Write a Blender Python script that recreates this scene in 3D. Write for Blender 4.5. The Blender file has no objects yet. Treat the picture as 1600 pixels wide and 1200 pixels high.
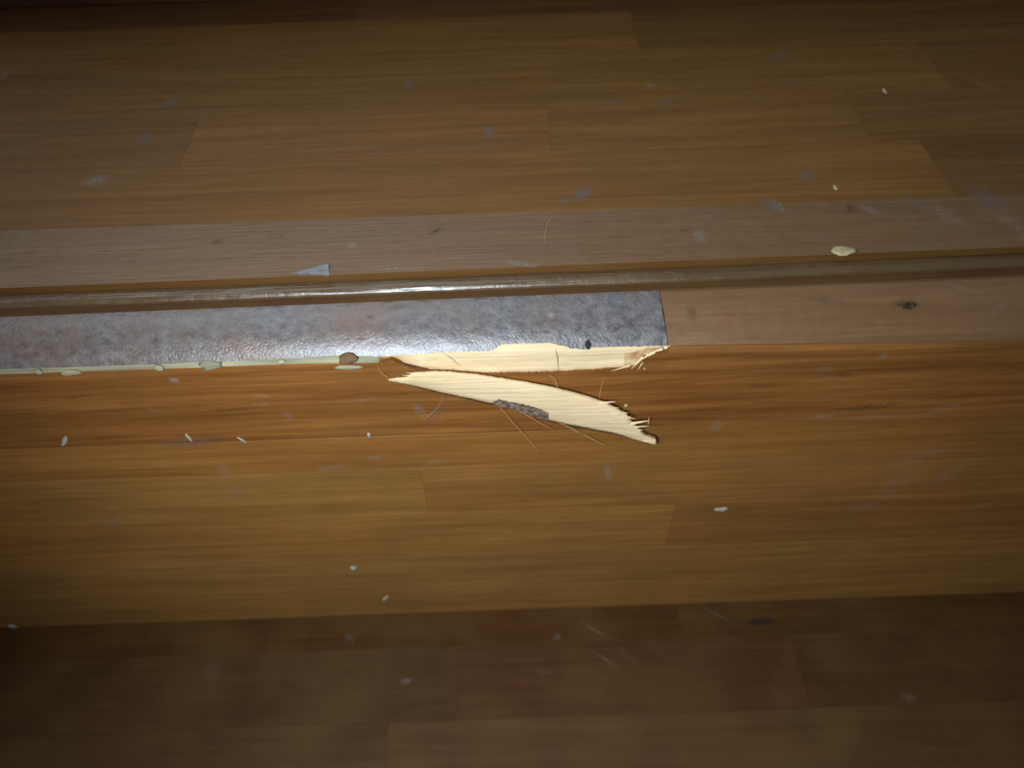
import bpy, math, random
from mathutils import Vector, Matrix, noise as mnoise
S = bpy.context.scene
C = S.collection
random.seed(7)

# ------------------------------------------------------------------ camera
F = 1200.0                                   # focal length in pixels of the 1600x1200 frame
PITCH, ROLL = math.radians(50), math.radians(2.0)
CAM = Vector((0, -0.155, 0.174))
fwd = Vector((0, math.cos(PITCH), -math.sin(PITCH)))
up0 = Vector((0, math.sin(PITCH), math.cos(PITCH)))
rt0 = Vector((1, 0, 0))
rt = rt0*math.cos(ROLL) - up0*math.sin(ROLL)
up = up0*math.cos(ROLL) + rt0*math.sin(ROLL)
cd = bpy.data.cameras.new('camera')
cd.sensor_width = 36; cd.lens = F/1600*36; cd.clip_start = .01
cd.dof.use_dof = True; cd.dof.focus_distance = .238; cd.dof.aperture_fstop = 12
cam = bpy.data.objects.new('camera', cd); C.objects.link(cam)
m = Matrix((rt, up, -fwd)).transposed().to_4x4(); m.translation = CAM
cam.matrix_world = m
S.camera = cam

# ------------------------------------------------------------------ light
S.view_settings.view_transform = 'Standard'; S.view_settings.look = 'None'
S.view_settings.exposure = 0; S.view_settings.gamma = 1
S.view_settings.use_curve_mapping = False
w = bpy.data.worlds.new('world'); S.world = w; w.use_nodes = True
w.node_tree.nodes['Background'].inputs[0].default_value = (.95, .97, 1.0, 1)
w.node_tree.nodes['Background'].inputs[1].default_value = .12
def spot(name, loc, aim, watt, size, rad, col, blend=1.0):
    l = bpy.data.lights.new(name, 'SPOT'); l.energy = watt; l.color = col
    l.spot_size = math.radians(size); l.spot_blend = blend; l.shadow_soft_size = rad
    o = bpy.data.objects.new(name, l); C.objects.link(o); o.location = loc
    o.rotation_euler = (Vector(aim)-Vector(loc)).to_track_quat('-Z', 'Y').to_euler()
    return o
spot('phone_torch', (-.078, -.212, .166), (.002, 0, -.084), 6.3, 90, .040, (.80, .91, 1.0))
al = bpy.data.lights.new('stairwell_skylight', 'AREA'); al.shape = 'SQUARE'; al.size = 1.2; al.energy = 10.5; al.color = (.84, .93, 1.0)
ao = bpy.data.objects.new('stairwell_skylight', al); C.objects.link(ao); ao.location = (-.42, .72, 1.62)
ao.rotation_euler = (Vector((0, 0, 0))-ao.location).to_track_quat('-Z', 'Y').to_euler()

# ------------------------------------------------------------------ materials
def nodes(name):
    mt = bpy.data.materials.new(name); mt.use_nodes = True
    nt = mt.node_tree; nt.nodes.clear()
    out = nt.nodes.new('ShaderNodeOutputMaterial'); p = nt.nodes.new('ShaderNodeBsdfPrincipled')
    nt.links.new(p.outputs[0], out.inputs[0])
    def N(t, **k):
        n = nt.nodes.new(t)
        for a, b in k.items():
            if a.startswith('i_'):
                key = a[2:].replace('_', ' ')
                n.inputs[key].default_value = b
            else: setattr(n, a, b)
        return n
    return mt, nt, p, N, nt.links.new
def coords(nt, N, L, scale):
    tc = N('ShaderNodeTexCoord'); oi = N('ShaderNodeObjectInfo')
    mul = N('ShaderNodeVectorMath', operation='SCALE'); mul.inputs[0].default_value = (3.1, 2.3, 1.7)
    L(oi.outputs['Random'], mul.inputs['Scale'])
    add = N('ShaderNodeVectorMath', operation='ADD'); L(tc.outputs['Object'], add.inputs[0]); L(mul.outputs[0], add.inputs[1])
    mp = N('ShaderNodeMapping'); mp.inputs['Scale'].default_value = scale
    L(add.outputs[0], mp.inputs[0])
    return add, mp, oi
def mixc(N, L, fac, a, b, blend='MIX'):
    n = N('ShaderNodeMix', data_type='RGBA', blend_type=blend)
    if isinstance(fac, (int, float)): n.inputs[0].default_value = fac
    else: L(fac, n.inputs[0])
    for v, i in ((a, 6), (b, 7)):
        if isinstance(v, tuple): n.inputs[i].default_value = v + (1,)
        else: L(v, n.inputs[i])
    return n.outputs[2]
def ramp(N, L, src, a, b, lo=0., hi=1.):
    n = N('ShaderNodeMapRange'); L(src, n.inputs[0])
    n.inputs[1].default_value = a; n.inputs[2].default_value = b; n.inputs[3].default_value = lo; n.inputs[4].default_value = hi
    return n.outputs[0]

def wood(name, rough=.42, spec=.4, grain=.5, grime=.35, bump=.12):
    mt, nt, p, N, L = nodes(name)
    raw, mp, oi = coords(nt, N, L, (9, 190, 190))
    n1 = N('ShaderNodeTexNoise', i_Scale=1.0, i_Detail=4.0, i_Roughness=.6, i_Distortion=.6); L(mp.outputs[0], n1.inputs[0])
    mp2 = N('ShaderNodeMapping'); mp2.inputs['Scale'].default_value = (34, 900, 900); L(raw.outputs[0], mp2.inputs[0])
    n2 = N('ShaderNodeTexNoise', i_Scale=1.0, i_Detail=3.0); L(mp2.outputs[0], n2.inputs[0])
    n3 = N('ShaderNodeTexNoise', i_Scale=26.0, i_Detail=3.0); L(raw.outputs[0], n3.inputs[0])
    mp4 = N('ShaderNodeMapping'); mp4.inputs['Scale'].default_value = (22, 420, 420); L(raw.outputs[0], mp4.inputs[0])
    n4 = N('ShaderNodeTexNoise', i_Scale=1.0, i_Detail=5.0, i_Roughness=.65, i_Distortion=1.2); L(mp4.outputs[0], n4.inputs[0])
    c = oi.outputs['Color']
    dark = mixc(N, L, 1.0, c, (.55, .46, .36), 'MULTIPLY')
    lite = mixc(N, L, 1.0, c, (1.22, 1.3, 1.35), 'MULTIPLY')
    col = mixc(N, L, ramp(N, L, n1.outputs[0], .35, .68), dark, lite)
    col = mixc(N, L, 1-grain, col, c)
    col = mixc(N, L, ramp(N, L, n4.outputs[0], .60, .74, 0, .75*grain), col, mixc(N, L, 1.0, c, (.36, .27, .2), 'MULTIPLY'))
    col = mixc(N, L, ramp(N, L, n2.outputs[0], .3, .7, 0, .35), col, dark)
    col = mixc(N, L, ramp(N, L, n3.outputs[0], .40, .75, 0, grime), col, (.13, .075, .022))
    L(col, p.inputs['Base Color'])
    n5 = N('ShaderNodeTexNoise', i_Scale=240.0, i_Detail=4.0); L(raw.outputs[0], n5.inputs[0])
    L(ramp(N, L, n5.outputs[0], .3, .7, rough-.07, rough+.1), p.inputs['Roughness'])
    p.inputs['Specular IOR Level'].default_value = spec
    ad = N('ShaderNodeMath', operation='ADD'); L(n2.outputs[0], ad.inputs[0]); L(n5.outputs[0], ad.inputs[1])
    b = N('ShaderNodeBump', i_Strength=bump, i_Distance=.0005); L(ad.outputs[0], b.inputs['Height']); L(b.outputs[0], p.inputs['Normal'])
    return mt
M_wood = wood('varnished_wood', rough=.5, spec=.35)
M_edge = wood('scuffed_edge_varnish', grain=.95, grime=.3, rough=.48, spec=.35)
M_board = wood('worn_varnish_board', rough=.44, spec=.85, grain=.25, grime=.15, bump=.25)
M_bead = wood('glossy_bead_varnish', rough=.33, spec=.9, grain=.35, grime=.35, bump=.5)
M_side = wood('nosing_wood', rough=.46, spec=.7, grain=.3, grime=.25, bump=.25)
M_dull = wood('dull_wood', rough=.55, spec=.14, grain=.35, grime=.5)

def grey_veneer():
    mt, nt, p, N, L = nodes('worn_grey_veneer')
    raw, mp, oi = coords(nt, N, L, (300, 420, 420))
    n1 = N('ShaderNodeTexNoise', i_Scale=1.0, i_Detail=4.0, i_Roughness=.7); L(mp.outputs[0], n1.inputs[0])
    n2 = N('ShaderNodeTexNoise', i_Scale=38.0, i_Detail=5.0); L(raw.outputs[0], n2.inputs[0])
    n3 = N('ShaderNodeTexNoise', i_Scale=900.0, i_Detail=3.0, i_Roughness=.7); L(raw.outputs[0], n3.inputs[0])
    col = mixc(N, L, ramp(N, L, n1.outputs[0], .3, .7), (.062, .054, .054), (.175, .158, .158))
    col = mixc(N, L, ramp(N, L, n2.outputs[0], .42, .68, 0, .6), col, (.16, .085, .05))
    L(col, p.inputs['Base Color'])
    L(ramp(N, L, n1.outputs[0], .3, .7, .30, .44), p.inputs['Roughness'])
    p.inputs['Specular IOR Level'].default_value = .8
    p.inputs['Coat Weight'].default_value = .16; p.inputs['Coat Roughness'].default_value = .27
    ad = N('ShaderNodeMath', operation='ADD'); L(n3.outputs[0], ad.inputs[0]); L(n1.outputs[0], ad.inputs[1])
    b = N('ShaderNodeBump', i_Strength=.36, i_Distance=.0006); L(ad.outputs[0], b.inputs['Height']); L(b.outputs[0], p.inputs['Normal'])
    return mt
M_grey = grey_veneer()

def raw_wood(name, a, b, rough=.75):
    mt, nt, p, N, L = nodes(name)
    raw, mp, oi = coords(nt, N, L, (28, 700, 700))
    n1 = N('ShaderNodeTexNoise', i_Scale=1.0, i_Detail=4.0, i_Roughness=.6); L(mp.outputs[0], n1.inputs[0])
    n2 = N('ShaderNodeTexNoise', i_Scale=45.0, i_Detail=2.0); L(raw.outputs[0], n2.inputs[0])
    col = mixc(N, L, ramp(N, L, n1.outputs[0], .35, .65), a, b)
    col = mixc(N, L, ramp(N, L, n2.outputs[0], .42, .75, 0, .45), col, (.56, .45, .22))
    at = N('ShaderNodeAttribute', attribute_name='stain')
    col = mixc(N, L, at.outputs['Fac'], col, (.30, .125, .032))
    L(col, p.inputs['Base Color']); p.inputs['Roughness'].default_value = rough
    p.inputs['Specular IOR Level'].default_value = .25
    bp = N('ShaderNodeBump', i_Strength=.7, i_Distance=.0006); L(n1.outputs[0], bp.inputs['Height']); L(bp.outputs[0], p.inputs['Normal'])
    return mt
M_raw = raw_wood('raw_pale_wood', (.74, .525, .30), (.82, .63, .385))
M_core = raw_wood('aged_pale_core', (.17, .155, .10), (.36, .335, .225))

def plain(name, col, rough=.6, spec=.4, var=.25):
    mt, nt, p, N, L = nodes(name)
    raw, mp, oi = coords(nt, N, L, (600, 600, 600))
    n = N('ShaderNodeTexNoise', i_Scale=1.0, i_Detail=3.0); L(mp.outputs[0], n.inputs[0])
    L(mixc(N, L, ramp(N, L, n.outputs[0], .3, .7), tuple(c*(1-var) for c in col), tuple(min(1, c*(1+var)) for c in col)), p.inputs['Base Color'])
    p.inputs['Roughness'].default_value = rough; p.inputs['Specular IOR Level'].default_value = spec
    return mt
M_flake = plain('lifted_flake_glint', (.17, .165, .165), .45)  # pale tone paints in the glint that the flake catches
M_hair = plain('pale_hair', (.62, .40, .22), .4, .6)
M_thread = plain('pale_fibre', (.80, .60, .36), .7)
M_lint = plain('white_lint', (.38, .35, .28), .8)
M_tan = plain('tan_crumb', (.42, .34, .18), .8)
M_brown = plain('brown_gunk', (.15, .085, .04), .75, .2)
M_torn = plain('torn_reddish_wood', (.13, .05, .017), .8)
M_crack = plain('dark_crack', (.02, .012, .008), .8)
M_patch = plain('dirty_varnish_patch', (.19, .135, .10), .75, .2, .75)
M_base = plain('stair_core', (.12, .06, .022), .8)

def smear(name, col, rough=.6, spec=.5):           # a smudge with ragged, fading edges (u, v from -1 to 1)
    mt, nt, p, N, L = nodes(name)
    uv = N('ShaderNodeUVMap'); ob = N('ShaderNodeTexCoord'); oi = N('ShaderNodeObjectInfo')
    ln = N('ShaderNodeVectorMath', operation='LENGTH')
    sub = N('ShaderNodeVectorMath', operation='SUBTRACT'); sub.inputs[1].default_value = (1, 1, 0)
    dbl = N('ShaderNodeVectorMath', operation='SCALE'); dbl.inputs['Scale'].default_value = 2
    L(uv.outputs[0], dbl.inputs[0]); L(dbl.outputs[0], sub.inputs[0]); L(sub.outputs[0], ln.inputs[0])
    n = N('ShaderNodeTexNoise', i_Scale=700.0, i_Detail=4.0); L(ob.outputs['Object'], n.inputs[0])
    a = ramp(N, L, ln.outputs['Value'], 1.0, .25)
    b = ramp(N, L, n.outputs[0], .30, .66)
    mu = N('ShaderNodeMath', operation='MULTIPLY'); L(a, mu.inputs[0]); L(b, mu.inputs[1])
    mu2 = N('ShaderNodeMath', operation='MULTIPLY'); mu.use_clamp = True; L(mu.outputs[0], mu2.inputs[0]); L(oi.outputs['Alpha'], mu2.inputs[1])
    L(mu2.outputs[0], p.inputs['Alpha'])
    p.inputs['Base Color'].default_value = col + (1,); p.inputs['Roughness'].default_value = rough
    p.inputs['Specular IOR Level'].default_value = spec
    return mt
SM = {'pale': smear('pale_scuff', (.42, .40, .38)), 'blue': smear('bluish_scuff', (.20, .21, .25)),
      'dark': smear('dark_dent', (.016, .011, .008), .8), 'red': smear('red_spot', (.12, .025, .012)),
      'warm': smear('tan_scuff', (.42, .33, .20)), 'grey': smear('grey_smudge', (.17, .145, .13))}

# ------------------------------------------------------------------ stair profile: polyline in (y, z), fitted at the middle column
def ray(u, v): return fwd + rt*((u-800)/F) - up*((v-600)/F)
def on_z(v, z, u=800):
    d = ray(u, v); t = (z-CAM.z)/d.z
    return CAM + d*t
def on_y(v, y, u=800):
    d = ray(u, v); t = (y-CAM.y)/d.y
    return CAM + d*t
K = .0085                                          # the groove runs very slightly out of parallel with the edge
yb  = on_z(332, 0).y                               # back of the nosing board
yg  = on_z(418, 0).y                               # groove wall
zg  = on_y(428, yg-.0002).z
y1  = on_z(439, zg).y
y2  = y1 - .0016; z2 = zg - .0011
prof_n = []                                        # nosing strip: tilt grows from 4 to 46 degrees, then on to vertical
z3 = z2 - .0004; y3 = on_z(463, z3).y
ys, zs = y3, z3; Lmax = .05; st = .0006; pts = [(ys, zs)]
tilt_end = math.radians(50)
def build(Ln):
    n = 24; y, z = y3, z3; out = [(y, z)]
    for i in range(n):
        t = math.radians(3) + (tilt_end-math.radians(3))*((i+.5)/n)**1.15
        y -= math.cos(t)*Ln/n; z -= math.sin(t)*Ln/n; out.append((y, z))
    return out
def row_of(y, z):
    d = Vector((0, y, z)) - CAM
    return 600 - F*d.dot(up)/d.dot(fwd)
lo, hi = .004, .05
for _ in range(40):
    mid = (lo+hi)/2
    if row_of(*build(mid)[-1]) < 549: lo = mid
    else: hi = mid
strip = build(lo)
y, z = strip[-1]; R_ = .0055; bend = []
for i in range(8):
    t = tilt_end + (math.pi/2-tilt_end)*(i+.5)/8
    y -= math.cos(t)*R_*(math.pi/2-tilt_end)/8; z -= math.sin(t)*R_*(math.pi/2-tilt_end)/8
    bend.append((y, z))
YR = bend[-1][0]                                   # riser plane
ZL = on_y(953, YR).z                               # lower tread
YF = on_z(-14, 0).y                                # next riser up
YL = YR - .265
prof = [(YF, 0), (yb, 0), (yg, 0), (yg-.0002, zg), (y1, zg), (y1-.0005, zg-.0002), (y2, z2), (y2-.0004, z2-.0009), (y3, z3)]
I_STRIP = len(prof)-1
prof += strip[1:]; I_EDGE = len(prof)-1
prof += bend; I_RISER = len(prof)-1
prof += [(YR, ZL), (YL, ZL)]
arc = [0]
for a, b in zip(prof, prof[1:]): arc.append(arc[-1]+math.hypot(b[0]-a[0], b[1]-a[1]))
def shear(i, x):                                   # only the groove and the back of the strip lean
    if 2 <= i <= I_STRIP: return K*x
    if I_STRIP < i < I_EDGE: return K*x*(I_EDGE-i)/(I_EDGE-I_STRIP)
    return 0
def pt(s, x=0.0):
    for i in range(len(prof)-1):
        if s <= arc[i+1] or i == len(prof)-2:
            f = (s-arc[i])/(arc[i+1]-arc[i])
            a, b = prof[i], prof[i+1]
            return Vector((x, a[0]+shear(i, x)+(b[0]+shear(i+1, x)-a[0]-shear(i, x))*f, a[1]+(b[1]-a[1])*f))
def nrm(s):
    a, b = pt(s-.0004), pt(s+.0004); d = b-a
    return Vector((0, d.z, -d.y)).normalized() if d.length > 0 else Vector((0, 0, 1))
def hit(u, v):                                     # pixel -> (x, s) on the stair surface
    d = ray(u, v); x = 0.0; best = None
    for _ in range(4):
        best = None
        for i in range(len(prof)-1):
            a, b = prof[i], prof[i+1]
            ay, by = a[0]+shear(i, x), b[0]+shear(i+1, x)
            # (CAM + d t) . n = a . n  in the y-z plane
            ny, nz = (b[1]-a[1]), -(by-ay)
            den = d.y*ny + d.z*nz
            if abs(den) < 1e-9: continue
            t = ((ay-CAM.y)*ny + (a[1]-CAM.z)*nz)/den
            if t <= 0: continue
            py, pz = CAM.y+d.y*t, CAM.z+d.z*t
            L2 = (by-ay)**2+(b[1]-a[1])**2
            f = ((py-ay)*(by-ay)+(pz-a[1])*(b[1]-a[1]))/L2
            if -1e-4 <= f <= 1+1e-4 and (best is None or t < best[0]):
                best = (t, CAM.x+d.x*t, arc[i]+f*(arc[i+1]-arc[i]))
        if best is None: return (x, 0)
        x = best[1]
    return best[1], best[2]
def wpt(u, v, off=0.0):
    x, s = hit(u, v); return pt(s, x) + nrm(s)*off
S_ = {k: arc[i] for k, i in dict(yb=1, yg=2, wall=3, bead=4, beadend=7, strip=I_STRIP, edge=I_EDGE, riser=I_RISER, low=I_RISER+1).items()}

# ------------------------------------------------------------------ builders
def mk(name, verts, faces, mat, parent=None, base=Vector((0, 0, 0)), smooth=False, color=None, stain=None):
    me = bpy.data.meshes.new(name)
    me.from_pydata([tuple(Vector(v)-base) for v in verts], [], faces); me.update()
    me.materials.append(mat)
    if smooth:
        for p in me.polygons: p.use_smooth = True
    if stain is not None:
        at = me.attributes.new('stain', 'FLOAT', 'POINT')
        for i, v in enumerate(stain): at.data[i].value = v
    o = bpy.data.objects.new(name, me); C.objects.link(o)
    if parent is not None: o.parent = parent
    elif base.length > 0: o.location = base
    if color: o.color = color if len(color) == 4 else tuple(color)+(1,)
    return o
def loft(rings, close=True):
    n = len(rings[0]); V = [p for r in rings for p in r]; Fs = []
    for i in range(len(rings)-1):
        for j in range(n if close else n-1):
            a, b = i*n+j, i*n+(j+1) % n
            Fs.append((a, b, b+n, a+n))
    if close:
        Fs.append(tuple(range(n-1, -1, -1))); Fs.append(tuple(range((len(rings)-1)*n, len(rings)*n)))
    return V, Fs
def tag(o, label, cat, group=None):
    o['label'] = label; o['category'] = cat
    if group: o['group'] = group
    return o
def sharp(o, deg=35):
    o.data.set_sharp_from_angle(angle=math.radians(deg)); return o
def lerp_table(tab, u):
    if u <= tab[0][0]: 
        a, b = tab[0], tab[1]
        return a[1]+(b[1]-a[1])*(u-a[0])/(b[0]-a[0])
    for a, b in zip(tab, tab[1:]):
        if u <= b[0]: return a[1]+(b[1]-a[1])*(u-a[0])/(b[0]-a[0])
    a, b = tab[-2], tab[-1]
    return a[1]+(b[1]-a[1])*(u-a[0])/(b[0]-a[0])

XW = .56                                           # half width of the flight
stairs = bpy.data.objects.new('staircase', None); C.objects.link(stairs)
BASE = Vector((0, YR, ZL)); stairs.location = BASE
tag(stairs, 'brown varnished wooden staircase with a worn grey, splintered step edge', 'staircase')
def part(name, V, Fc, mat, parent=stairs, **k): return mk(name, V, Fc, mat, parent, BASE, **k)

def slab(y0, y1_, z0, z1, x0=-XW, x1=XW):
    r = [[(x, y0, z0), (x, y1_, z0), (x, y1_, z1), (x, y0, z1)] for x in (x0, x1)]
    return loft([[Vector(p) for p in q] for q in r])
TH = .010                                          # thickness of the glued staves
tread = part('tread', *slab(yb-.03, YF+.02, -.026, -TH), M_base)
riser = part('riser', *slab(YR+TH, YR+.020, ZL-.02, -.028), M_base)
tread_low = part('tread', *slab(YL+.01, YR+.02, ZL-.026, ZL-TH), M_base)
riser_up = part('riser', *slab(YF+TH, YF+.02, -.02, .16), M_base)
riser_low = part('riser', *slab(YL+.022, YL+.032, ZL-.19, ZL-.026), M_base)

def stave_flat(name, s0, s1, x0, x1, mat, parent, color, h=0.0, g=.00002, ch=.00005):
    """one glued stave between arc positions s0 < s1 on a flat stretch of the stair, x0 < x1"""
    a, b = pt(s0+g), pt(s1-g); d = (b-a).normalized(); n = Vector((0, d.z, -d.y))
    a, b = a+n*h, b+n*h
    sec = [a-n*TH, a-n*ch, a+d*ch, b-d*ch, b-n*ch, b-n*TH]
    rings = []
    for x, off in ((x0+g, -ch), (x0+g+ch, 0), (x1-g-ch, 0), (x1-g, -ch)):
        rings.append([Vector((x, p.y, p.z)) + (n*off if 1 <= i <= 4 else Vector()) for i, p in enumerate(sec)])
    V, Fc = loft(rings)
    return part(name, V, Fc, mat, parent, color=color)

# wood tones (linear)
OR = (.30, .115, .022); YE = (.31, .146, .036); DK = (.20, .085, .022); RD = (.21, .070, .016)
def tone(c, j=.03, k=1.0):
    f = k*(1+random.uniform(-j, j)); return tuple(v*f*(1+random.uniform(-j/2, j/2)) for v in c)
def row_s(v): return hit(800, v)[1]
def row(parent, v0, v1, joints, cols, mat=M_wood, s0=None, s1=None, vj=None):
    a = row_s(v0) if s0 is None else s0; b = row_s(v1) if s1 is None else s1
    vm = (v0+v1)/2
    xs = [-XW] + [hit(u, vm-(u-800)*.034)[0] for u in joints] + [XW]
    for i in range(len(xs)-1):
        stave_flat('stave', a, b, xs[i], xs[i+1], mat, parent, tone(cols[i % len(cols)]), h=random.uniform(-.00002, .00002))
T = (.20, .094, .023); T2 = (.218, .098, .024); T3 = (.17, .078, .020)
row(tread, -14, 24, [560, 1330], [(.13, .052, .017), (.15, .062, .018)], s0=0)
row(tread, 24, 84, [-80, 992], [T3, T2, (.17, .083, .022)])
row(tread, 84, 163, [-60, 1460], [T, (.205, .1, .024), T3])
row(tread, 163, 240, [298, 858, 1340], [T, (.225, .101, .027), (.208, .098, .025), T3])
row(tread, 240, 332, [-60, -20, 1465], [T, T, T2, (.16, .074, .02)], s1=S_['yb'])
# riser staves below the edge stave
A_BOT = row_s(675)
row(riser, 675, 727, [-60], [(.29, .122, .027), (.29, .122, .027)], s0=A_BOT)
row(riser, 727, 797, [663], [YE, (.305, .132, .032)])
row(riser, 797, 862, [-60, 1047], [YE, (.31, .140, .034), (.27, .117, .028)])
row(riser, 862, 953, [-150, 1750], [YE, (.32, .155, .040), YE], s1=S_['low'])
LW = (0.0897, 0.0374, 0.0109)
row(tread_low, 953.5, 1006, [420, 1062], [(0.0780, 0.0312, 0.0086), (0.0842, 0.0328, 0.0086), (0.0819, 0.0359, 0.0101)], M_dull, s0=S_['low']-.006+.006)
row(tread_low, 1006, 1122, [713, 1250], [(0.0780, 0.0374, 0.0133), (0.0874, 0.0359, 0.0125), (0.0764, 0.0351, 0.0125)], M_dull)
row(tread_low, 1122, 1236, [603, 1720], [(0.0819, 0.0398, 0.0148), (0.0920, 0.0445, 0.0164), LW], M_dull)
# the rest of the lower tread and the risers beyond the frame
sa = row_s(1236)
for k in range(5):
    a_, b_ = sa+(arc[-1]-sa)*k/5, sa+(arc[-1]-sa)*(k+1)/5
    for x0, x1 in ((-XW, random.uniform(-.2, -.05)), (None, random.uniform(.1, .3)), (None, XW)):
        x0 = x0 if x0 is not None else xp
        stave_flat('stave', a_, b_, x0, x1, M_dull, tread_low, tone(LW)); xp = x1
def stave_wall(parent, yp, z0, z1, x0, x1, color):
    r = [[Vector((x, yp, z0+.0001)), Vector((x, yp, z1-.0001)), Vector((x, yp+TH, z1-.0001)), Vector((x, yp+TH, z0+.0001))] for x in (x0+.0001, x1-.0001)]
    V, Fc = loft(r); return part('stave', V, Fc, M_wood, parent, color=color)
for k in range(4):
    xj = random.uniform(-.2, .2)
    for a_, b_ in ((-XW, xj), (xj, XW)):
        stave_wall(riser_up, YF, .04*k+.0004, .04*k+.04, a_, b_, tone((.13, .055, .018)))
        stave_wall(riser_low, YL+.012, ZL-.19+.041*k, ZL-.19+.041*k+.041, a_, b_, tone(YE))

# ------------------------------------------------------------------ step edge (nosing)
G = [(0, 577), (100, 574), (200, 571), (300, 567), (400, 562), (470, 559), (500, 557), (530, 555), (560, 556), (600, 557), (640, 553), (700, 550.5), (768, 548.5),
     (776, 543), (783, 538), (800, 537), (830, 536.5), (862, 536), (872, 539), (884, 541), (890, 545), (915, 546), (926, 543), (960, 542), (1044, 540)]
A = [(0, 586), (100, 582.5), (200, 579), (300, 576), (400, 572), (470, 570), (530, 569), (575, 569), (600, 567), (612, 564), (624, 567), (634, 573), (648, 578), (665, 581), (760, 586.5),
     (880, 584), (950, 578.5), (985, 576.5), (994, 572), (1000, 566), (1010, 558), (1025, 555), (1043, 552), (1046, 541.5), (1600, 533.5)]
def rag(u, amp, f=.35, seed=0.0): return amp*mnoise.noise(Vector((u*f, seed, 0.3)))
XC = hit(1036, 500)[0]                             # the crack between grey veneer and plain nosing
nosing = None
def u_to_x(u, tab): return hit(u, lerp_table(tab, u))[0]
def hitx(u, fn):                                   # beyond the fitted stretch the edge runs on unchanged
    uc = min(max(u, -60), 1660); x, s = hit(uc, fn(uc))
    return max(-XW, min(XW, x+(u-uc)*.00021)), s
def fG(u): return lerp_table(G, u) if u <= 1044 else 540-(u-1044)*.0155
def fA(u): return lerp_table(A, u)
us = [-3000, -1600, -700, -300, -200, -100, -60] + list(range(0, 560, 10)) + [560+3*i for i in range(int((1044-560)/3)+1)]
# core: raw wood right behind the veneer and the edge stave
rings = []; stain = []
usc = us + [1047, 1100, 1250, 1400, 1600, 1660, 1900, 2500, 4000]
for u in usc:
    x, sg = hitx(u, fG); _, sa_ = hitx(u, fA)
    torn = 590 < u < 1046
    s0, s1 = sg-.0035, sa_+.0025
    n = 14; ring = []
    for j in range(n+1):
        f = j/n; s = s0+(s1-s0)*f
        inset = .00035 if not torn else .0007 + .0012*math.sin(math.pi*f)
        inset += (.00035 if torn else .00018)*mnoise.noise(Vector((u*.012, s*1800, 2.0)))
        if not torn and f > .82: inset += .0016
        p = pt(s, x) - nrm(s)*inset
        ring.append(p)
        q = 0.0
        if torn:
            e = min(abs(s-sa_), 9)
            q = max(0, 1-e/.0012)*(.55+.5*mnoise.noise(Vector((u*.05, 1, 0))))
            e2 = (u-598)/55
            if e2 < 1: q = max(q, (1-e2)*(f**1.0)*1.6)
            if 978 < u < 1040 and f > .45: q = max(q, .55+.5*mnoise.noise(Vector((u*.09, f*6, 3))))
        stain.append(min(1, max(0, q)))
    deep = Vector((0, .009, -.006))
    ring += [pt(s1, x)+Vector((0, .009, 0)), pt(s0, x)+Vector((0, .006, -.006))]
    stain += [0, 0]
    rings.append(ring)
V, Fc = loft(rings)
# torn middle shows fresh raw wood; the thin line to the left is the aged core
core = part('nosing', V, Fc, M_raw, smooth=True, stain=stain)
core['label'] = 'pale raw wood laid bare along the broken step edge'
core.data.materials.append(M_core); core.data.materials.append(M_dull); core.color = (.20, .11, .05, 1)
for p in core.data.polygons:
    if sum(core.data.vertices[i].co.x for i in p.vertices)/len(p.vertices) < u_to_x(598, G): p.material_index = 1
    if sum(core.data.vertices[i].co.x for i in p.vertices)/len(p.vertices) > u_to_x(1045, A): p.material_index = 2
nosing = core

# grey veneer strip
rings = []
for u in us:
    x, sg = hitx(u, lambda q: fG(q) + (rag(q, 1.2, .21, 4) if q > 560 else rag(q, .8, .06, 1)))
    x = min(x, XC + (.0018 if u > 1030 else 1))
    o_ = []; i_ = []
    for j in range(23):
        s = S_['strip'] + (sg-S_['strip'])*j/22
        p = pt(s, x); nn = nrm(max(s, S_['strip']+.0008))
        wob = .00010*mnoise.noise(Vector((x*160, s*220, 5)))
        o_.append(p+nn*wob); i_.append(p-nn*.0012)
    rings.append(o_+i_[::-1])
# ragged, slightly slanted right end along the crack
for j in range(len(rings[-1])//2):
    f = j/22
    cx = hit(1028+16*f**.8, 450+92*f)[0] + .0002*mnoise.noise(Vector((f*9, 2, 2)))
    for r in rings[-4:]:
        for jj in (j, len(r)-1-j): r[jj] = Vector((min(r[jj].x, cx), r[jj].y, r[jj].z))
    for jj in (j, len(rings[-1])-1-j): rings[-1][jj].x = cx
V, Fc = loft(rings)
g_strip = part('nosing_strip', V, Fc, M_grey, nosing, smooth=False)
for p in g_strip.data.polygons: p.use_smooth = len(p.vertices) == 4
sharp(g_strip)
g_strip['label'] = 'worn grey veneer strip along the step edge'
# plain wooden strip right of the crack
rings = []
for k in range(49):
    u = 1044+k*14 if k < 46 else (1900, 2500, 4000)[k-46]
    x, sg = hitx(u, lambda q: 539.5-(q-1044)*.0155 + rag(q, .6, .05, 8))
    o_ = []; i_ = []
    for j in range(23):
        f = j/22; s = S_['strip']+(sg-S_['strip'])*f
        xx = x
        if k == 0: xx = hit(1028+16*f**.8, 450+92*f)[0] + .0002*mnoise.noise(Vector((f*9, 2, 2))) + .00022
        p = pt(s, xx); nn = nrm(max(s, S_['strip']+.0008))
        o_.append(p-nn*.00005); i_.append(p-nn*.0012)
    rings.append(o_+i_[::-1])
V, Fc = loft(rings)
w_strip = part('nosing_strip', V, Fc, M_side, nosing, color=(.185, .092, .036, 1))
for p in w_strip.data.polygons: p.use_smooth = len(p.vertices) == 4
sharp(w_strip)
w_strip['label'] = 'plain brown nosing strip beyond the crack'
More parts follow.
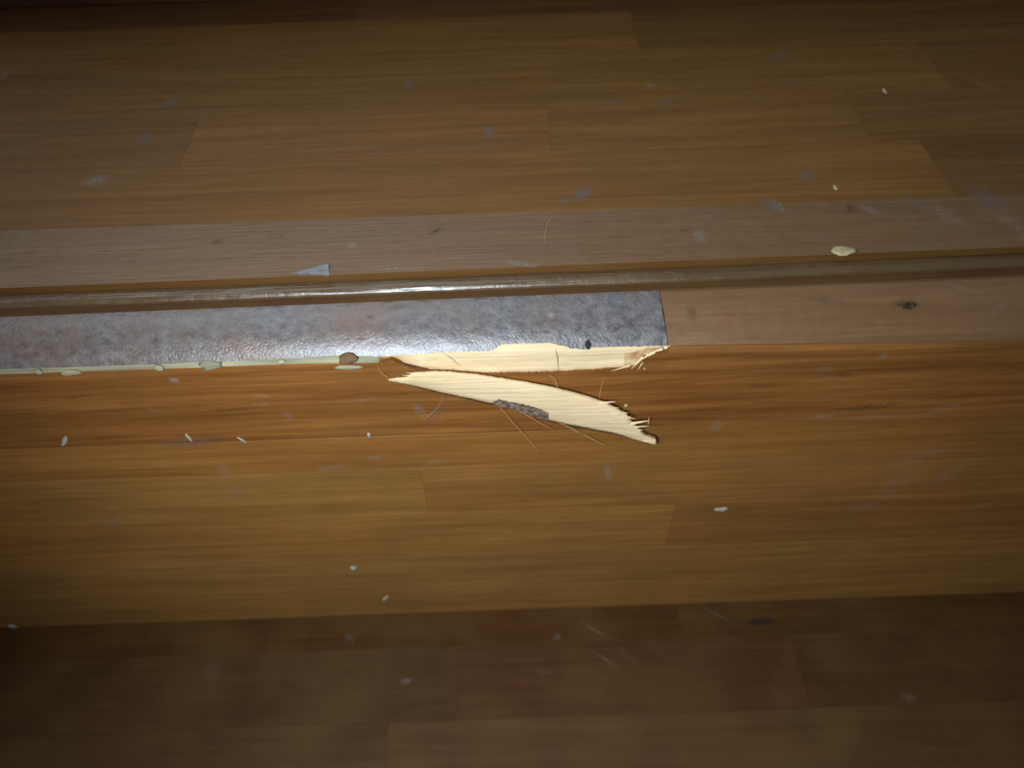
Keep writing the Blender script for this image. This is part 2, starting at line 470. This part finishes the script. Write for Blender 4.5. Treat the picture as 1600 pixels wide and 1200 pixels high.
# bead in the groove
def profile_strip(name, ss, mat, color, depth, x0=-XW, x1=XW, n=60, jit=0.0, seed=0):
    rings = []
    for k in range(n+1):
        x = x0+(x1-x0)*k/n
        o_ = [pt(s, x)+nrm(s)*jit*mnoise.noise(Vector((x*90, s*300, seed))) for s in ss]
        a, b = o_[0], o_[-1]
        rings.append(o_+[Vector((x, b.y, b.z-depth)), Vector((x, a.y, a.z-depth))])
    V, Fc = loft(rings); o = part(name, V, Fc, mat, nosing, color=color)
    for p in o.data.polygons: p.use_smooth = len(p.vertices) == 4
    return sharp(o, 50)
sb0, sb1, sb2 = S_['wall']+.00005, S_['bead'], S_['beadend']
profile_strip('groove_bead', [sb0, sb0+.0008, sb1-.0006, sb1, sb1+.0004, sb1+.0009, sb1+.0015, sb2-.0009, sb2-.0004],
              M_bead, (.095, .055, .022, 1), .006, n=200, jit=.00022, seed=3)
profile_strip('groove_channel', [sb2-.0004, sb2, (sb2+S_['strip'])/2, S_['strip']+.0006], M_dull, (.10, .045, .017, 1), .006, n=60)
profile_strip('groove_wall', [S_['yg']-.00002, S_['yg']+.0003, S_['wall']-.0001], M_dull, (.14, .06, .016, 1), .008)
# board behind the groove
bd = profile_strip('board', [S_['yb']+.0001, S_['yb']+.0004, S_['yb']+.006, S_['yb']+.012, S_['yg']-.0030, S_['yg']-.0006, S_['yg']-.00015, S_['yg']-.00003],
                   M_board, (.185, .096, .040, 1), .012)
# edge stave: top of the riser, broken away in the middle
def edge_stave(u_list, color, end_l=None, end_r=None):
    rings = []
    for u in u_list:
        x, s = hitx(u, lambda q: fA(q) + (rag(q, 1.0, .3, 6) if 600 < q < 1044 else rag(q, .5, .05, 6)))
        o_ = []
        for j in range(7):
            q = s + (A_BOT-.00007-s)*(j/6)**1.6
            o_.append(pt(q, x))
        a, b = o_[0], o_[-1]
        rings.append(o_+[Vector((x, YR+TH, b.z)), Vector((x, YR+TH, a.z))])
    V, Fc = loft(rings)
    o = part('stave', V, Fc, M_edge, riser, color=tuple(color)+(1,))
    return o
ul = [-3000, -700, -200, -100, -60] + list(range(0, 590, 15)) + list(range(590, 1044, 4)) + [1043.5, 1045.5, 1060, 1100, 1200, 1400, 1600, 1660, 2500, 4000]
edge_stave(ul, (.27, .104, .024))

# crack line and small edge pieces
def tube(name, pts, r, mat, parent=None, base=BASE, taper=True, n=6):
    pts = [Vector(p) for p in pts]; rings = []
    for i, p in enumerate(pts):
        d = (pts[min(i+1, len(pts)-1)]-pts[max(i-1, 0)]).normalized()
        a = d.orthogonal().normalized(); b = d.cross(a)
        if rings: pass
        f = i/(len(pts)-1); rr = r*(1-.75*abs(2*f-1)**3) if taper else r
        rings.append([p+(a*math.cos(t)+b*math.sin(t))*rr for t in [2*math.pi*k/n for k in range(n)]])
    V, Fc = loft(rings)
    return mk(name, V, Fc, mat, parent, base, smooth=True)
def blob(name, u, v, lu, lv, hgt, mat, parent=None, ang=0.0, seed=0, lift=0.0):
    """low lumpy lens lying on the stair, lu x lv pixels"""
    x, s = hit(u, v); c = pt(s, x); n = nrm(s); t1 = Vector((1, 0, 0)); t2 = n.cross(t1)
    dist = (c-CAM).length; fo = max(.25, abs(n.dot((c-CAM).normalized())))
    a = lu/F*dist/2; b = lv/F*dist/2/fo
    V = []; Fc = []; m_ = 12; lv_ = [(1.0, -.25), (1.0, .25), (.72, .75), (.35, 1.0)]
    for r_, h_ in lv_:
        for k in range(m_):
            th = 2*math.pi*k/m_; j = 1+.5*mnoise.noise(Vector((math.cos(th)*1.3+seed*5, math.sin(th)*1.3, r_+h_)))
            px, py = math.cos(th)*a*r_*j, math.sin(th)*b*r_*j
            px, py = px*math.cos(ang)-py*math.sin(ang), px*math.sin(ang)+py*math.cos(ang)
            V.append(c+t1*px+t2*py+n*(hgt*h_*(1+.3*mnoise.noise(Vector((k*.9, seed, r_))))+lift))
    for i in range(len(lv_)-1):
        for k in range(m_):
            q = i*m_+k; w_ = i*m_+(k+1) % m_
            Fc.append((q, w_, w_+m_, q+m_))
    Fc.append(tuple(range((len(lv_)-1)*m_, len(lv_)*m_))); Fc.append(tuple(range(m_-1, -1, -1)))
    base = BASE if parent is not None else c
    return mk(name, V, Fc, mat, parent, base, smooth=True)
for i, (u, v, lu, lv, mt) in enumerate([(248, 575, 14, 8, M_core), (330, 571, 34, 13, M_core), (440, 565, 12, 7, M_core), (110, 583, 30, 6, M_core), (60, 581, 12, 6, M_core)]):
    blob('edge_flake', u, v, lu, lv, .0005, mt, nosing, seed=i)
blob('glue_lump', 544, 561, 30, 17, .0009, M_brown, nosing, seed=3)['label'] = 'dark brown lump of dirt on the edge'
blob('edge_flake', 545, 574, 44, 6, .0004, M_core, nosing, seed=9)
blob('edge_chip', 919, 538, 8, 16, .0002, M_crack, nosing, seed=2)
# pointed flake lifted at the groove wall, its glint painted as pale colour
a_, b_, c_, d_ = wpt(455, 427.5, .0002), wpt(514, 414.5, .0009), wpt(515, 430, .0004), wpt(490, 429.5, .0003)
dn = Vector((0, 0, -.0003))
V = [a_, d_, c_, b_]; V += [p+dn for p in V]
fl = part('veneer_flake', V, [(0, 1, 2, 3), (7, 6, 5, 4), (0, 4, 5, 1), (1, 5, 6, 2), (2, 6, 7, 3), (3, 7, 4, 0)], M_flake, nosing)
fl['label'] = 'pointed flake with a painted pale glint, lifting beside the groove'
# fibres at the ragged right end of the break
def sliver(name, p0, p1, w0, w1, th, mat, parent, base, nrm_=Vector((0, -.7, .7))):
    d = (p1-p0).normalized(); sd = d.cross(nrm_).normalized(); up_ = sd.cross(d)
    rings = []
    for f in (0, .35, .7, 1):
        p = p0.lerp(p1, f); ww = (w0+(w1-w0)*f)/2; tt = th*(1-.7*f)/2
        rings.append([p+sd*ww, p+up_*tt, p-sd*ww, p-up_*tt])
    V, Fc = loft(rings)
    return mk(name, V, Fc, mat, parent, base)
for u0, v0, u1, v1, wd in [(1024, 551, 990, 566, 5), (1014, 553, 996, 577, 4), (1005, 560, 986, 575, 5), (985, 573, 955, 578, 4), (1036, 546, 1008, 552, 5), (655, 579, 616, 563, 5), (668, 580, 632, 569, 4)]:
    sliver('fibre', wpt(u0, v0, -.0006), wpt(u1, v1, .0005), wd*.0002, .0001, .0004, M_torn if u0 < 700 else M_raw, nosing, BASE)
# dark scratches on the raw wood and the veneer
for pts, r in [([(1028, 449), (1031, 468), (1036, 490), (1039, 515), (1043, 541)], .00012), ([(868, 545), (871, 562), (873, 584)], .00009), ([(1043, 546), (1044, 560), (1042, 578)], .00010), ([(690, 552), (705, 563), (718, 576)], .00007)]:
    tube('scratch', [wpt(u, v, -.0001 if r == .00010 else .0000 if r > .0001 else -.0012) for u, v in pts], r, M_crack, nosing)

# ------------------------------------------------------------------ smudges, dents and scuffs (flat marks on the wood)
def scuff(u, v, lu, lv, ang, kind, alpha, parent):
    x, s = hit(u, v); c = pt(s, x); n = nrm(s); t1 = Vector((1, 0, 0)); t2 = n.cross(t1)
    c = c + n*.00016
    d = (c-CAM).length; fo = max(.3, abs(n.dot((c-CAM).normalized())))
    ca, sa_ = math.cos(math.radians(ang)), math.sin(math.radians(ang))
    V = []; uv = []
    def put(p, q):
        su, sv = (p*ca*lu-q*sa_*lv)/2, (p*sa_*lu+q*ca*lv)/2
        w_ = t1*(su/F*d)+t2*(sv/F*d/fo)
        if S_['strip'] < s < S_['riser']:
            V.append(pt(s-w_.dot(t2), x+w_.x)+nrm(s-w_.dot(t2))*.0002)
        else: V.append(c+w_)
        uv.append(((p+1)/2, (q+1)/2))
    put(0, 0)
    for r_ in (.5, 1):
        for k in range(14): put(r_*math.cos(2*math.pi*k/14), r_*math.sin(2*math.pi*k/14))
    Fc = [(0, 1+k, 1+(k+1) % 14) for k in range(14)] + [(1+k, 15+k, 15+(k+1) % 14, 1+(k+1) % 14) for k in range(14)]
    o = part('scuff' if kind != 'dark' else 'dent', V, Fc, SM[kind], parent, color=(1, 1, 1, alpha*(.55 if kind != 'dark' else .9)))
    l = o.data.uv_layers.new()
    for lp in o.data.loops: l.data[lp.index].uv = uv[lp.vertex_index]
    return o
for q in [(268, 160, 30, 14, 10, 'blue', .8), (228, 215, 24, 18, 0, 'blue', .55), (150, 283, 46, 16, 8, 'pale', .6), (765, 206, 22, 26, 70, 'blue', .9),
          (640, 133, 20, 20, 0, 'blue', .6), (1016, 134, 8, 22, 80, 'pale', .5), (1040, 160, 40, 20, 15, 'blue', .3), (910, 304, 44, 20, 28, 'blue', .9), (880, 315, 26, 12, 20, 'blue', .6),
          (1213, 322, 28, 18, -30, 'pale', .95), (1203, 318, 36, 14, -15, 'blue', .6), (1358, 328, 34, 12, -25, 'pale', .5), (1330, 327, 20, 16, 0, 'red', .9),
          (1260, 275, 30, 14, 20, 'blue', .7), (1220, 88, 50, 16, 15, 'blue', .4), (1435, 318, 40, 20, -20, 'blue', .5), (1475, 335, 60, 24, -35, 'pale', .25),
          (1545, 312, 60, 34, -25, 'blue', .55), (1585, 352, 60, 22, -40, 'pale', .25), (8, 118, 12, 12, 0, 'pale', .5), (1240, 130, 20, 10, 0, 'blue', .3),
          (555, 232, 200, 10, 2, 'warm', .22), (730, 230, 240, 10, 2, 'warm', .25), (590, 240, 30, 14, 0, 'blue', .4), (960, 160, 40, 12, 5, 'blue', .4), (1530, 130, 60, 10, -30, 'warm', .2)]:
    scuff(*q, tread)
for q in [(1094, 368, 26, 26, 60, 'pale', .5), (1105, 340, 14, 24, 70, 'pale', .35), (550, 384, 18, 10, -15, 'pale', .8), (340, 378, 26, 12, 0, 'dark', .3), (430, 370, 40, 10, 0, 'dark', .25),
          (680, 362, 24, 8, 25, 'dark', .5), (815, 413, 60, 10, -10, 'pale', .7), (620, 420, 90, 5, 1, 'pale', .7),
          (862, 492, 16, 14, 40, 'pale', .9), (768, 486, 8, 26, 50, 'pale', .8), (780, 495, 16, 6, -30, 'pale', .7), (970, 525, 16, 24, 70, 'grey', .9), (1004, 535, 16, 14, -30, 'pale', .8),
          (985, 508, 40, 12, -45, 'dark', .3), (965, 470, 30, 34, 0, 'blue', .5), (925, 465, 40, 10, 0, 'pale', .3),
          (1420, 478, 36, 11, 0, 'dark', 1.5), (1410, 474, 50, 14, 15, 'dark', .35), (1500, 450, 40, 10, -15, 'pale', .2), (1560, 483, 30, 14, 20, 'pale', .2), (1080, 490, 22, 26, 0, 'dark', .3),
          (1290, 470, 80, 12, -8, 'dark', .2), (620, 480, 50, 14, 8, 'dark', .2), (580, 495, 24, 9, 0, 'dark', .5), (480, 470, 30, 10, 0, 'dark', .2)]:
    scuff(*q, nosing)
for q in [(272, 594, 20, 10, -15, 'pale', .9), (655, 640, 20, 30, 30, 'pale', .35), (680, 645, 70, 20, 40, 'grey', .4), (1120, 665, 24, 20, 0, 'pale', .35), (1285, 650, 50, 8, 2, 'pale', .4),
          (1370, 650, 110, 6, 3, 'pale', .25), (1470, 640, 80, 10, 15, 'pale', .25), (1290, 580, 26, 40, 70, 'pale', .2), (1380, 556, 20, 9, 20, 'pale', .4),
          (410, 618, 40, 7, -8, 'warm', .55), (405, 632, 60, 5, 2, 'warm', .5), (150, 637, 60, 5, 3, 'warm', .4), (560, 625, 90, 6, 3, 'warm', .5), (240, 640, 30, 7, -20, 'warm', .4), (450, 649, 18, 14, 0, 'pale', .4),
          (520, 730, 60, 10, 3, 'pale', .3), (680, 722, 60, 12, 5, 'warm', .5), (585, 715, 30, 9, 0, 'pale', .4), (950, 740, 14, 36, 25, 'pale', .55), (870, 745, 40, 10, -5, 'warm', .4),
          (370, 770, 50, 22, 10, 'blue', .25), (175, 815, 26, 18, 0, 'blue', .3), (365, 760, 30, 16, 0, 'pale', .2), (1420, 720, 60, 20, 10, 'pale', .22), (1400, 755, 70, 30, 25, 'pale', .2),
          (1480, 740, 60, 24, 40, 'pale', .2), (1350, 790, 50, 14, 0, 'pale', .2), (1390, 770, 20, 26, 60, 'pale', .2), (1460, 705, 60, 12, 5, 'pale', .25), (1535, 790, 60, 10, 20, 'pale', .15),
          (350, 735, 20, 20, 0, 'pale', .25), (120, 620, 60, 6, 4, 'dark', .3), (360, 640, 120, 5, 2, 'dark', .4), (300, 690, 120, 18, 3, 'grey', .6),
          (1310, 585, 70, 8, -4, 'dark', .35), (1190, 603, 50, 6, 0, 'dark', .3), (1360, 635, 130, 9, 3, 'dark', .4)]:
    scuff(*q, riser)
for q in [(1187, 972, 50, 12, 3, 'dark', 1.4), (870, 995, 14, 12, 0, 'pale', .4), (635, 1064, 22, 12, 15, 'pale', .4), (930, 985, 60, 6, -33, 'pale', .3), (945, 1030, 50, 6, -35, 'pale', .28),
          (1420, 1090, 26, 12, -10, 'pale', .25), (330, 1050, 40, 26, 0, 'pale', .12), (980, 1025, 50, 14, -40, 'grey', .4), (1120, 960, 60, 6, -30, 'pale', .2), (545, 998, 14, 22, 60, 'blue', .5), (850, 1050, 30, 14, 0, 'pale', .1)]:
    scuff(*q, tread_low)

# ------------------------------------------------------------------ the torn-off splinter
UP = [(607, 593), (622, 590.5), (637, 589), (640, 584), (648, 581.5), (680, 579.5), (700, 580), (740, 584), (780, 590), (830, 598), (870, 606), (905, 615), (930, 623), (948, 630), (962, 637), (972, 643), (980, 646), (984, 655), (990, 661), (999, 671), (1008, 680), (1025, 686)]
LO = [(607, 594.5), (625, 599), (650, 605), (690, 615), (740, 626), (768, 632.5), (776, 632), (800, 639), (830, 648), (850, 655), (862, 660), (900, 668), (960, 678.5), (1000, 690), (1025, 696)]
def gap(u): f = (u-607)/418; return .0010 + .0019*max(0, f)**1.3
def spt(u, v, extra=0.0):
    d = ray(u, v); y_ = YR - gap(u) - extra; t = (y_-CAM.y)/d.y
    return CAM+d*t
SB = spt(640, 592)
spl = bpy.data.objects.new('wood_splinter', None); C.objects.link(spl); spl.location = SB
tag(spl, 'long pale splinter of raw wood torn loose and hanging below the step edge', 'splinter')
rings = []; stain = []
uu = [607+4*i for i in range(105)]
if uu[-1] < 1025: uu.append(1025)
for u in uu:
    a = lerp_table(UP, u) + rag(u, .9, .2, 3); b = lerp_table(LO, u) + rag(u, .9, .23, 9)
    if b-a < 1: b = a+1
    wd = b-a; ring = []
    n = 11
    for j in range(n+1):
        f = j/n; bul = .0011*math.sin(math.pi*f)**.7*min(1, wd/20) + .00022*mnoise.noise(Vector((u*.012, f*7, 1)))
        ring.append(spt(u, a+wd*f, bul))
        e = min(f, 1-f)*wd
        stain.append(min(1, max(0, .42*(1-e/2.6)+.1*mnoise.noise(Vector((u*.06, f*3, 8))))) + (.3 if f > .86 and 615 < u < 775 else 0))
    for f in (.92, .5, .08):
        ring.append(spt(u, a+wd*f)+Vector((0, min(.0016, gap(u)*.75), 0))); stain.append(.2)
    rings.append(ring)
V, Fc = loft(rings)
body = mk('body', V, Fc, M_raw, spl, SB, smooth=True, stain=stain)
for p in body.data.polygons: p.use_smooth = len(p.vertices) == 4
# ragged fibres at both ends
for u0, v0, u1, v1, wd in [(936, 630, 963, 627.5, 6), (950, 637, 967, 637, 4), (975, 664, 1015, 657, 8), (985, 668, 1014, 665.5, 5), (972, 650, 993, 655, 5), (975, 655, 986, 650, 4), (968, 645, 982, 645, 3),
                           (650, 590, 610, 592, 6), (655, 587, 628, 586, 4), (660, 584, 634, 582, 4), (1005, 687, 1025, 692, 8), (990, 672, 1005, 672, 6)]:
    sliver('fibre', spt(u0, v0, .0006), spt(u1, v1, .0009 if u0 > 800 else .0002), wd*.00019, .00012, .0005, M_raw, spl, SB)
p0 = spt(1013, 662, .0008); sliver('fibre', p0, spt(1014, 652, .0010), .0004, .0001, .0003, M_raw, spl, SB)
# dirty varnished remnant on the lower edge
PU = [(771, 627), (780, 624.5), (800, 629), (825, 634), (845, 640), (857, 646)]
PL = [(771, 632), (776, 633), (800, 640), (830, 649), (850, 656), (857, 657)]
rings = []
for i in range(23):
    u = 771+86*i/22; a, b = lerp_table(PU, u)+rag(u, 1.5, .3, 5), lerp_table(PL, u)+rag(u, 1, .3, 6)
    ring = []
    for j in range(6):
        f = j/5; v = a+(b-a)*f; ff = (v-lerp_table(UP, u))/(lerp_table(LO, u)-lerp_table(UP, u))
        ring.append(spt(u, v, .0011*math.sin(math.pi*min(1, max(0, ff)))**.7+.00022))
    ring += [p+Vector((0, .0007, 0)) for p in ring[::-1]]
    rings.append(ring)
V, Fc = loft(rings)
pa = mk('varnish_patch', V, Fc, M_patch, spl, SB)
pa['label'] = 'grey-brown dirty varnish left on its lower edge'

# ------------------------------------------------------------------ hairs and crumbs: loose things
def hair(uvs, label, r=.00008, off0=.0003, offs=None, mat=M_hair, group='stray hairs on the stair'):
    P = []
    for i in range(13):
        f = i/12*(len(uvs)-1); k = min(int(f), len(uvs)-2); g = f-k
        def cr(a): 
            p_1 = uvs[max(k-1, 0)][a]; p0 = uvs[k][a]; p1 = uvs[k+1][a]; p2 = uvs[min(k+2, len(uvs)-1)][a]
            return .5*(2*p0+(p1-p_1)*g+(2*p_1-5*p0+4*p1-p2)*g*g+(3*p0-p_1-3*p1+p2)*g**3)
        u, v = cr(0), cr(1)
        if offs:
            e = offs[0]+(offs[1]-offs[0])*i/12
            d = ray(u, v); t = (YR-e-CAM.y)/d.y; P.append(CAM+d*t)
        else: P.append(wpt(u, v, off0))
    o = tube('hair', P, r, mat, None, P[0])
    return tag(o, label, 'hair', group)
hair([(775, 629), (800, 659), (825, 686), (845, 709)], 'thin pale strand hanging lowest under the grey patch on the splinter', .00009, offs=(.0027, .0007))
hair([(798, 631), (822, 648), (846, 662), (869, 674)], 'short pale strand lying close along the splinter below its grey patch', .00009, offs=(.0030, .0010))
hair([(862, 655), (890, 668), (920, 683), (950, 699)], 'thicker pale strand reaching right, just under the splinter', .00013, offs=(.0032, .0009))
hair([(945, 588), (940, 602), (937, 616), (936, 629)], 'fine upright hair standing just above the splinter near its broken tip', .00008)
hair([(857, 585), (866, 592), (870, 602), (872, 612)], 'fine reddish hair crossing from the raw break down to the splinter', .00007, offs=(.0010, .0032))
hair([(590, 570), (595, 581), (606, 590), (620, 598)], 'fine pale hair curling past the left tip of the splinter', .00007, offs=(.0006, .0014))
hair([(692, 612), (690, 626), (680, 640), (660, 656)], 'faint hair curving down the riser left of the grey splinter patch', .00005)
hair([(866, 334), (857, 348), (852, 365), (851, 383)], 'thin whitish hair lying across the board behind the groove', .00009)
def crumb(u, v, lu, lv, ang, mat, name, label, cat, hgt=.0005, group='crumbs and lint on the stair', seed=0):
    o = blob(name, u, v, lu*.8, lv*.8, hgt*.8, mat, None, math.radians(ang), seed)
    return tag(o, label, cat, group)
crumb(101, 690, 8, 17, -35, M_lint, 'lint', 'elongated white lint fleck at the far left of the riser', 'lint', seed=1)
crumb(295, 684, 6, 15, 10, M_lint, 'lint', 'small pale lint on the riser, second fleck from the left', 'lint', .0003, seed=2)
crumb(379, 688, 5, 13, 35, M_lint, 'lint', 'thin slanting pale lint on the riser, third fleck from the left', 'lint', .0003, seed=3)
crumb(577, 680, 7, 9, 0, M_lint, 'crumb', 'small white crumb below the left tip of the splinter', 'crumb', .0008, seed=4)
crumb(552, 888, 11, 8, -15, M_lint, 'crumb', 'round whitish crumb low on the riser, left of centre', 'crumb', .0006, seed=5)
crumb(602, 935, 7, 9, -30, M_lint, 'lint', 'tiny white fleck just above the bottom edge of the riser', 'lint', .0004, seed=6)
crumb(1128, 796, 24, 7, 0, M_lint, 'lint', 'flat pale lint streak on the riser below the splinter tip', 'lint', .0003, seed=7)
crumb(20, 979, 14, 5, 4, M_lint, 'lint', 'pale fleck in the left corner where riser meets lower step', 'lint', .0005, seed=8)
crumb(1318, 391, 44, 15, 6, M_tan, 'wood_chip', 'yellowish wood chip lying on the groove right of the crack', 'wood chip', .0007, 'loose chips on the stair', seed=9)
crumb(1382, 142, 7, 7, 0, M_tan, 'crumb', 'tiny tan crumb far back on the upper step', 'crumb', .0005, seed=10)
crumb(1305, 293, 7, 8, 0, M_tan, 'crumb', 'tiny tan crumb on the upper step behind the wood chip', 'crumb', .0005, seed=11)
crumb(1007, 576, 4, 4, 0, M_tan, 'crumb', 'tiny tan speck under the ragged right end of the break', 'crumb', .0004, seed=12)
crumb(978, 634, 7, 6, 0, M_tan, 'crumb', 'reddish tan speck beside the broken tip of the splinter', 'crumb', .0004, seed=13)

# ------------------------------------------------------------------ setting
fl = mk('floor', *slab(YL-.6, YF+.3, ZL-.21, ZL-.19, -1, 1), M_dull, color=(.14, .06, .02, 1)); fl['kind'] = 'structure'
fl['label'] = 'dark wooden floor below the stair'; fl['category'] = 'floor'
